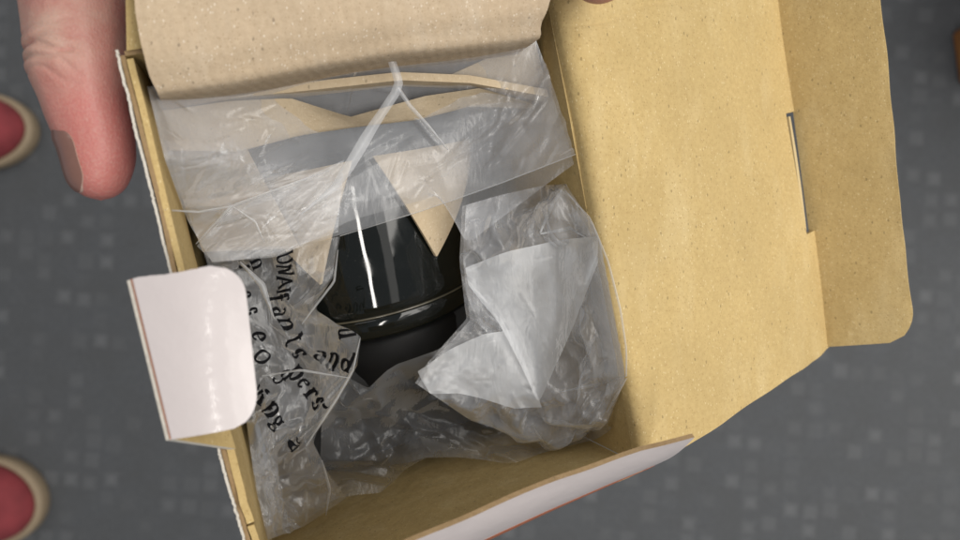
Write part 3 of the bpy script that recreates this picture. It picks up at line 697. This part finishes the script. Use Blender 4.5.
# low film between the bags, over the black cap
top4 = X3((318, 352, 29), (345, 376, 29), (368, 388, 29), (392, 366, 28), (432, 352, 27), (468, 336, 26), (500, 345, 26))
bot4 = X3((318, 505, 44), (345, 496, 43), (385, 492, 42), (402, 470, 39), (425, 456, 37), (470, 458, 38), (512, 464, 40), (545, 452, 42), (600, 438, 46), (612, 428, 48))
left4 = [top4[0], L(322, 420, 34), bot4[0]]; right4 = [top4[-1], L(570, 400, 36), bot4[-1]]
P0 = coons(top4, bot4, left4, right4, 11, 18)
P0[..., 2] = np.minimum(P0[..., 2], collider(P0[..., 0], P0[..., 1]) - 2)
P4 = crumple(P0, 1.06, 1.08, 400, 'tlrb', 1.5, 0.010, 0.35, 33, 15.0, 0.04)
P4 = up(P4, 10, 0.45)
for (x0, y0, x1, y1, h, w) in ((390, 470, 455, 446, 2.0, 3.0), (325, 474, 402, 484, 1.8, 2.5), (338, 412, 400, 408, 1.0, 2.5), (400, 480, 372, 430, 1.2, 2.5), (470, 440, 520, 462, 1.2, 2.0), (430, 400, 520, 445, 1.0, 3.0)):
    fold_ridge(P4, L(x0, y0, 36), L(x1, y1, 36), h, w)
scatter(P4, 26, 330, 380, 580, 480, 15, 30, 40, 130, 0.9, 2.6)
sheet('lower_layer', P4, M['film_dark'], bag3)

for k, (par, pts, w) in enumerate((
        (bag2, [(338, 250, 25), (334, 282, 25), (313, 309, 26), (302, 324, 26)], [.1, .3, .3, .1]), (bag2, [(360, 338, 21), (353, 370, 21), (336, 400, 23), (306, 446, 27)], [.1, .35, .3, .15]),
        (bag2, [(262, 376, 25), (300, 370, 22), (350, 378, 21)], [.1, .3, .1]), (bag2, [(322, 460, 30), (330, 490, 34), (326, 515, 37)], [.1, .4, .1]),
        (bag2, [(240, 262, 25), (262, 285, 24), (274, 318, 24)], [.2, .8, .1]),
        (bag3, [(532, 425, 26), (545, 445, 30), (552, 440, 30)], [.1, .3, .1]), (bag3, [(560, 425, 26), (585, 432, 29), (603, 415, 29)], [.1, .5, .1]))):
    ribbon('pleat', X3(*pts), w, M['film_fold'], par, 60 + k, 20)

# ------------------------------------------------------------------ lettering: serif letters drawn with a broad pen, laid on the film
def arc(cx, cy, rx, ry, a0, a1, n=12):
    t = np.radians(np.linspace(a0, a1, n)); return [(cx + rx * math.cos(x), cy + ry * math.sin(x)) for x in t]
def bar(x0, y0, x1, y1): return [(x0 + (x1 - x0) * k / 6, y0 + (y1 - y0) * k / 6) for k in range(7)]
def serif(x, y, w=0.2): return bar(x - w, y, x + w, y)
GL = {
 'a': [arc(.33, .74, .24, .25, 150, 10), bar(.58, .76, .58, .14), arc(.70, .14, .12, .14, 180, 280, 6), arc(.33, .27, .25, .27, 80, 420)],
 'n': [bar(.2, 0, .2, .95), arc(.46, .66, .26, .32, 165, 0), bar(.72, .66, .72, 0), serif(.2, 0), serif(.72, 0), bar(.02, .9, .2, .97)],
 'u': [bar(.2, .97, .2, .3), arc(.44, .3, .24, .3, 180, 350), bar(.7, .97, .7, 0), bar(.02, .95, .2, .97), bar(.52, .95, .7, .97), bar(.7, .03, .9, .03)],
 'd': [arc(.36, .48, .28, .5, 20, 340), bar(.66, 1.5, .66, 0), bar(.5, 1.46, .66, 1.5), bar(.66, .03, .86, .03)],
 'p': [bar(.2, .97, .2, -.5), arc(.48, .48, .28, .5, 160, -160), serif(.2, -.5), bar(.02, .92, .2, .97)],
 'e': [bar(.1, .56, .66, .56), arc(.38, .5, .29, .5, 8, 320)],
 'r': [bar(.2, 0, .2, .97), arc(.48, .62, .28, .34, 165, 60), arc(.6, .86, .06, .05, 0, 360, 7), serif(.2, 0), bar(.02, .92, .2, .97)],
 's': [arc(.32, .73, .2, .25, 30, 260), arc(.34, .26, .22, .25, 85, -150), bar(.5, .75, .52, .98)],
 't': [bar(.25, 1.25, .25, .2), arc(.42, .2, .17, .2, 180, 310), bar(.04, .97, .5, .97)],
 'f': [bar(.24, 0, .24, 1.15), arc(.46, 1.2, .22, .28, 180, 40), bar(.02, .95, .5, .95), serif(.24, 0)],
 'v': [bar(.08, .97, .4, 0), bar(.4, 0, .7, .97), serif(.1, .97, .14), serif(.7, .97, .13)],
 'i': [bar(.2, 0, .2, .95), serif(.2, 0), bar(.02, .9, .2, .97), arc(.2, 1.35, .07, .07, 0, 360, 8)],
 'g': [arc(.36, .64, .25, .32, 0, 360), arc(.36, -.28, .33, .24, 0, 360), bar(.25, .32, .2, .1), arc(.4, .0, .3, .12, 150, 40, 6), bar(.56, .88, .78, .95)],
 'N': [bar(.15, 0, .15, 1.4), bar(.15, 1.4, .95, 0), bar(.95, 0, .95, 1.4), serif(.15, 0), serif(.95, 1.4), serif(.1, 1.4, .12)],
 'I': [bar(.25, 0, .25, 1.4), serif(.25, 0, .22), serif(.25, 1.4, .22)],
 'A': [bar(.08, 0, .5, 1.45), bar(.5, 1.45, .95, 0), bar(.24, .5, .76, .5), serif(.08, 0, .16), serif(.95, 0, .2)],
 'U': [bar(.2, 1.4, .2, .45), arc(.56, .45, .36, .45, 180, 360), bar(.92, .45, .92, 1.4), serif(.2, 1.4), serif(.92, 1.4, .16)],
 'O': [arc(.55, .7, .45, .72, 0, 360, 22)],
 'S': [arc(.42, 1.05, .28, .36, 30, 260), arc(.44, .38, .3, .38, 85, -150)],
 ':': [arc(.2, .1, .08, .08, 0, 360, 8), arc(.2, .8, .08, .08, 0, 360, 8)],
 '.': [arc(.2, .1, .09, .09, 0, 360, 8)], '"': [bar(.1, .9, .12, 1.1), bar(.25, .9, .27, 1.1)],
}
SN, SM = P2u.shape[:2]
SC = B(P2u[..., 0], P2u[..., 1], P2u[..., 2])
SPX = np.stack([480 + SC[..., 0] / -SC[..., 2] * F, 270 - SC[..., 1] / -SC[..., 2] * F], -1)
dU = np.gradient(SC, axis=0); dV = np.gradient(SC, axis=1); SNR = np.cross(dU, dV); SNR /= np.linalg.norm(SNR, axis=2, keepdims=True) + 1e-9
SNR[SNR[..., 2] < 0] *= -1
# the sheet's own surface measure: one grid step in mm down the rows and across the columns
def glyph(ch, px, py, rot, h):
    """rot: degrees the line of writing is turned clockwise; h: x-height in mm. The letter is laid out in the sheet's own rows and columns."""
    q = SPX - np.array([px, py]); d = q[..., 0] ** 2 + q[..., 1] ** 2 - 2.0 * SC[..., 2] * 0
    i0_, j0_ = np.unravel_index(np.argmin(d), d.shape)
    ii, jj = min(max(i0_, 14), SN - 15), min(max(j0_, 14), SM - 15)
    k_ = 0.001 * -SC[ii, jj, 2] * 1000 / F                                   # mm per picture unit at the sheet
    er = (SPX[ii + 14, jj] - SPX[ii - 14, jj]) / 28 * k_; ec = (SPX[ii, jj + 14] - SPX[ii, jj - 14]) / 28 * k_
    Mi = np.linalg.inv(np.stack([er, ec], -1)); cr, sr = math.cos(math.radians(rot)), math.sin(math.radians(rot))
    vs, fs = [], []
    for st in GL[ch]:
        p = np.array(st, float); t = np.gradient(p, axis=0); t /= np.linalg.norm(t, axis=1)[:, None] + 1e-9
        wdt = 0.05 + 0.075 * np.abs(t[:, 1]) ** 1.3
        nrm = np.stack([-t[:, 1], t[:, 0]], -1)
        k0 = len(vs)
        for pt, nv, w in zip(p, nrm, wdt):
            for s in (-1, 0, 1):
                x, y = (pt + nv * w * s - np.array([0.35, 0.5])) * h * 1.0
                drow, dcol = Mi @ np.array([x * cr + y * sr, x * sr - y * cr])
                fi, fj = np.clip(i0_ + drow, 0, SN - 1.001), np.clip(j0_ + dcol, 0, SM - 1.001)
                a, b = int(fi), int(fj); u_, v_ = fi - a, fj - b
                def S4(Z): return (1 - u_) * ((1 - v_) * Z[a, b] + v_ * Z[a, b + 1]) + u_ * ((1 - v_) * Z[a + 1, b] + v_ * Z[a + 1, b + 1])
                vs.append(S4(SC) + S4(SNR) * 0.2)
        for k in range(len(p) - 1):
            for s in (0, 1): fs.append((k0 + 3 * k + s, k0 + 3 * k + s + 1, k0 + 3 * k + 4 + s, k0 + 3 * k + 3 + s))
    return vs, fs
def write(items):
    for chs, pos, rot, h in items:
        for ch, (px, py) in zip(chs, pos):
            vs, fs = glyph(ch, px, py, rot, h)
            link('printed_letter', mesh('printed_letter', np.array(vs), fs), M['ink'], sh2, False)
write([
 ('UNAI', [(283, 256), (283, 268), (283, 281), (282, 292)], 80, 2.4),
 ('fan', [(277, 299), (280, 312), (285, 322)], 72, 3.3),
 ('ts', [(293, 341), (298, 354)], 62, 3.3),
 ('pers', [(296, 371), (304, 383), (312, 394), (318, 404)], 52, 3.3),
 ('"', [(322, 412)], 52, 3.0),
 ('u', [(347, 331)], 85, 3.3),
 ('and', [(320, 355), (332, 360), (345, 365)], 26, 3.3),
 ('e', [(258, 336)], 75, 3.3), ('O', [(262, 354)], 62, 2.9), ('S', [(280, 378)], 66, 3.0),
 ('ving', [(256, 392), (263, 402), (269, 410), (277, 422)], 50, 3.1), ('a', [(296, 446)], 48, 3.4),
 (':', [(246, 268)], 70, 2.6), ('n', [(256, 262)], 70, 2.8), ('e', [(244, 294)], 80, 2.4), ('s', [(250, 312)], 75, 2.6), ('.', [(276, 406)], 50, 3.0),
])

# ------------------------------------------------------------------ the hand: one continuous skin, thumb on the locking side
def capsule_chain(bm, pts, k=10):
    """pts: (x,y,z,r) camera frame mm; overlapping balls along the chain"""
    pts = [np.array(p, float) for p in pts]
    for a, b in zip(pts[:-1], pts[1:]):
        L_ = np.linalg.norm(b[:3] - a[:3]); steps = max(2, int(L_ / 2.2))
        for i in range(steps + 1):
            p = a + (b - a) * i / steps
            mtx = __import__('mathutils').Matrix.Translation(world(p[:3])) @ __import__('mathutils').Matrix.Scale(p[3] * 0.001, 4)
            bmesh.ops.create_icosphere(bm, subdivisions=2, radius=1.0, matrix=mtx)
def tp(px, py, D, rpx): q = at(px, py, D); return (*q, rpx * D / F)
bm = bmesh.new()
thumb = [tp(84, -130, 172, 62), tp(76, -60, 162, 58), tp(77, -10, 156, 55), tp(79, 40, 153, 50.5), tp(82, 72, 152, 47), tp(87, 105, 152, 42), tp(97, 138, 152, 37.5), tp(100, 158, 152, 35), tp(99, 171, 152, 31.5)]
capsule_chain(bm, thumb)
wrist = (-70, 190, -190, 27)
palm = [(-42, 118, -175, 20), (-25, 112, -190, 20), (-6, 104, -180, 15)]
capsule_chain(bm, [wrist, (-52, 150, -182, 24), palm[0]]); capsule_chain(bm, [palm[0], palm[1], palm[2]])
capsule_chain(bm, [(*at(84, -130, 172), 15), (-44, 128, -178, 20)])
capsule_chain(bm, [wrist, (-35, 145, -200, 22), (-18, 112, -205, 18)])
ti = at(599, -27, 158)
capsule_chain(bm, [(-8, 106, -172, 12), (12, 104, -157, 10), (26, 90, -149, 9), (27.5, 76, -150, 8.4), (ti[0], ti[1], -157.0, 7.4)])
for (x, y, z, ln_) in ((-8, 102, -190, 1.0), (-14, 100, -207, 0.95), (-22, 100, -222, 0.8)):
    capsule_chain(bm, [(x, y, z, 11), (x + 24 * ln_, y - 6, z, 9.5), (x + 45 * ln_, y - 16, z - 1, 8.5), (x + 58 * ln_, y - 19 , z - 2, 7.2)])
me = bpy.data.meshes.new('hand_raw'); bm.to_mesh(me); bm.free()
tmp = bpy.data.objects.new('hand_raw', me); COL.objects.link(tmp)
rm = tmp.modifiers.new('r', 'REMESH'); rm.mode = 'VOXEL'; rm.voxel_size = 0.0009
sm_ = tmp.modifiers.new('s', 'SMOOTH'); sm_.factor = 0.6; sm_.iterations = 18; sb_ = tmp.modifiers.new('d', 'SUBSURF'); sb_.levels = 1
dg = bpy.context.evaluated_depsgraph_get(); hm = bpy.data.meshes.new_from_object(tmp.evaluated_get(dg)); bpy.data.objects.remove(tmp); hm.name = 'hand'
co = np.empty(len(hm.vertices) * 3); hm.vertices.foreach_get('co', co); co = co.reshape(-1, 3)
nr = np.empty(len(hm.vertices) * 3); hm.vertices.foreach_get('normal', nr); nr = nr.reshape(-1, 3)
cm = co * 1000; cm[:, 2] -= CAM_H * 1000
tpx = 480 + cm[:, 0] / -cm[:, 2] * F; tpy = 270 - cm[:, 1] / -cm[:, 2] * F
ta_, tb_ = at(77, -10, 156), at(97, 172, 152); tdir = (tb_ - ta_) / np.linalg.norm(tb_ - ta_); sal = (cm - ta_) @ tdir     # mm along the thumb
near = np.linalg.norm(cm - ta_ - np.outer(np.clip(sal, 0, 42), tdir), axis=1) < 15
disp = np.zeros(len(cm))
lat = (cm - ta_) @ np.array([1., 0, 0])
for s0_, amp_, wd_, tilt in ((17.8, 0.75, 0.60, 0.60), (20.4, 0.5, 0.55, 0.9), (15.2, 0.45, 0.55, 0.2), (23.0, 0.3, 0.5, 1.0), (12.6, 0.25, 0.5, .02), (18.9, .3, .4, .2), (16.4, .25, .4, .5)):
    lv = (tpx - 80) * 0.21; ss_ = sal - 0.55 * tilt * (lv + 5) - 0.5 * np.sin(lv * 0.7 + s0_); side = np.clip((88 - tpx) / 30, 0, 1)
    disp -= np.where(near, amp_ * np.exp(-((ss_ - s0_) / wd_) ** 2) * side, 0)
disp += np.where(near, 0.9 * np.exp(-((sal - 18) / 5.0) ** 2) * np.clip((70 - tpx) / 35, 0, 1), 0)      # knuckle fullness
# nail bed: flatten the thumb's outer side near the tip
nc = at(69, 160, 148); nn_ = np.array([-0.74, -0.05, 0.66]); nn_ /= np.linalg.norm(nn_)
dist = (cm - nc) @ nn_; inn = near & (sal > 29) & (dist > -0.2)
co = co + nr * (disp * 0.001)[:, None]
hm.vertices.foreach_set('co', co.ravel()); hm.update()
fl_ = np.clip((sal - 17) / 12, 0, 1) * near * np.clip(0.55 + lat / 14, 0.2, 1) * 0.95; fl_ = np.maximum(fl_, np.clip(-disp, 0, 1) * 0.9); fl_ = np.maximum(fl_, np.where((cm[:, 0] > 10) & (cm[:, 2] > -175), 0.5, 0))
at_ = hm.attributes.new('flush', 'FLOAT', 'POINT'); at_.data.foreach_set('value', fl_.astype(np.float32))
hm.materials.clear()
hand = link('hand', hm, M['skin'], None); hand['label'] = 'bare hand gripping the carton, its thumb pressed along the outside rim'; hand['category'] = 'hand'
# thumb nail: a curved plate that follows the skin on the outer side of the tip
from mathutils.bvhtree import BVHTree
tipv = near & (sal > 20); bvh = BVHTree.FromPolygons([Vector(c_) for c_ in co], [tuple(p_.vertices) for p_ in hm.polygons if tipv[p_.vertices[0]]])
nn_p = nn_ - tdir * (nn_ @ tdir); nn_p /= np.linalg.norm(nn_p); sidev = np.cross(nn_p, tdir)
cen = at(98.5, 158, 152)
n, m = 26, 20; G = np.empty((n, m, 3)); GN = np.empty((n, m, 3))
for i in range(n):
    s_ = i / (n - 1) * 2 - 1
    wdt = 0.74 * (1 - 0.30 * max(0, -s_) ** 4) if s_ < 0.5 else 0.74 * (1 - 0.32 * ((s_ - 0.5) / 0.5) ** 3)
    for j in range(m):
        w_ = j / (m - 1) * 2 - 1; th = w_ * wdt
        dvec = nn_p * math.cos(th) + sidev * math.sin(th)
        axp = cen + tdir * (s_ * 6.9 * (1 - (0.30 if s_ < 0 else 0.16) * w_ * w_) + 0.6)
        hit = bvh.ray_cast(Vector(world(axp + dvec * 25)), Vector(-dvec))[0]
        q_ = np.array(hit) * 1000 - np.array([0, 0, CAM_H * 1000]) if hit is not None else axp + dvec * 7
        rr = (q_ - axp) @ dvec
        G[i, j] = axp + dvec * (min(rr, 7.6) + 0.32 + 0.25 * (1 - w_ * w_)); GN[i, j] = -dvec
slab('nail', G, GN, 0.7, [M['nail'], M['nail'], M['nailrim']], hand)

# ------------------------------------------------------------------ shoes on the carpet and a wooden stool beyond
def shoe(tipx, tipy, rot, w, label):
    """tip given in metres on the floor; the toe points along rot"""
    Ln = 0.285; n, seg = 40, 28
    r = bpy.data.objects.new('shoe', None); COL.objects.link(r)
    c, s = math.cos(rot), math.sin(rot); r.location = (tipx, tipy, 0)
    r['label'] = label; r['category'] = 'shoe'; r['group'] = 'shoes of the person holding the carton'
    def half(x):                                     # half width at distance x from the toe tip
        x = max(x, 0.0); toe = w * math.sqrt(max(0, 1 - (1 - min(x / 0.075, 1)) ** 2)); return toe * (1 - 0.22 * math.exp(-((x - 0.17) / 0.05) ** 2)) * (1 if x < Ln - 0.05 else math.sqrt(max(0.0, 1 - ((x - Ln + 0.05) / 0.05) ** 2)) * 0.9 + 0.1 * 0)
    xs_ = np.r_[0, np.linspace(0.02, 1, 12) ** 2 * 0.06, np.linspace(0.075, Ln - 0.05, 16), Ln - 0.05 + 0.05 * np.sin(np.linspace(0.15, math.pi / 2, 8))]
    def loft(name, rings, m_):
        vs = []; fs = []; k = len(rings[0])
        for ring in rings: vs += ring
        for i in range(len(rings) - 1):
            for j in range(k): fs.append((i * k + j, i * k + (j + 1) % k, (i + 1) * k + (j + 1) % k, (i + 1) * k + j))
        fs.append(tuple(range(k))[::-1]); fs.append(tuple(range((len(rings) - 1) * k, len(rings) * k)))
        me = bpy.data.meshes.new(name); me.from_pydata([(c * -x - s * y, s * -x + c * y, z) for x, y, z in vs], [], fs); me.update()
        o = bpy.data.objects.new(name, me); COL.objects.link(o); me.materials.append(m_); o.parent = r
        me.polygons.foreach_set('use_smooth', [True] * len(me.polygons)); return o
    out = [(x, half(x)) for x in xs_]; loop = [(x, y) for x, y in out] + [(x, -y) for x, y in out[::-1][1:-1]]
    def ring(z, sc): return [(0.5 * Ln + (x - 0.5 * Ln) * (1 - (1 - sc) * 0.35), y * sc, z) for x, y in loop]
    loft('sole', [ring(0.0, 0.93), ring(0.004, 0.98), ring(0.014, 1.0), ring(0.022, 1.0), ring(0.026, 0.97), ring(0.026, 0.82)], M['sole'])
    rings = []
    for k in range(12):
        q_ = k / 11; a_ = q_ * math.pi / 2
        sc = 0.87 * math.cos(a_ * 0.93) + 0.02
        z0 = 0.0262
        rings.append([(0.008 + x * 0.965 + (1 - math.cos(a_)) * 0.045 * (1 - x / Ln), y * sc, z0 + math.sin(a_) * (0.030 + 0.06 * min(1, x / 0.19))) for x, y in loop])
    loft('upper', rings, M['shoe_red'])
    tr = []
    me_pts = [(0.10, -0.020), (0.10, 0.020)]
    for x in (0.10, 0.125, 0.15):
        tr.append([(x + 0.004 * math.cos(t), 0.026 * k, 0.0262 + 0.030 + 0.06 * min(1, x / 0.19) + 0.001 + 0.003 * math.sin(t) + 0.0) for k in (-1,) for t in np.linspace(0, 2 * math.pi, 8, endpoint=False)] )
        rg = tr.pop(); rg2 = [(x_, -y_, z_) for x_, y_, z_ in rg]; loft('lace', [rg, rg2], M['sole'])
    return r
shoe(-0.607, 0.193, math.radians(3), 0.053, 'red suede shoe with a tan rubber sole, farther along beside the thumb')
shoe(-0.594, -0.325, math.radians(-8), 0.062, 'red suede shoe with a tan rubber sole, on the carpet below the white tab')

st = bpy.data.objects.new('wooden_stool', None); COL.objects.link(st); st.location = (0.80, 0.33, 0)
st['label'] = 'orange brown wooden stool standing on the grey carpet beyond the carton lid'; st['category'] = 'stool'
def boxmesh(name, pts_lo, pts_hi, m_, bev=0.004):
    bm = bmesh.new(); vs = [bm.verts.new(p) for p in pts_lo + pts_hi]
    for q_ in ((3, 2, 1, 0), (4, 5, 6, 7), (0, 1, 5, 4), (1, 2, 6, 5), (2, 3, 7, 6), (3, 0, 4, 7)): bm.faces.new([vs[i] for i in q_])
    bmesh.ops.bevel(bm, geom=list(bm.edges), offset=bev, segments=2, affect='EDGES'); me = bpy.data.meshes.new(name); bm.to_mesh(me); bm.free()
    o = bpy.data.objects.new(name, me); COL.objects.link(o); me.materials.append(m_); o.parent = st; return o
def rect(x, y, hx, hy, z, rot=0.14):
    c, s = math.cos(rot), math.sin(rot); return [(x + c * dx - s * dy, y + s * dx + c * dy, z) for dx, dy in ((-hx, -hy), (hx, -hy), (hx, hy), (-hx, hy))]
for sx_, sy_ in ((-1, -1), (1, -1), (1, 1), (-1, 1)):
    fx, fy = (-0.125, -0.035) if (sx_, sy_) == (-1, -1) else ((-0.135, 0.09) if (sx_, sy_) == (-1, 1) else (0.14 * sx_, 0.12 * sy_ + 0.03))
    boxmesh('leg', rect(fx, fy, 0.016, 0.038, 0), rect(fx + 0.03 * (sx_ < 0), fy, 0.016, 0.024, 0.42), M['wood'])
boxmesh('seat', rect(0.03, 0.03, 0.15, 0.16, 0.421), rect(0.03, 0.03, 0.15, 0.16, 0.45), M['wood'], 0.008)
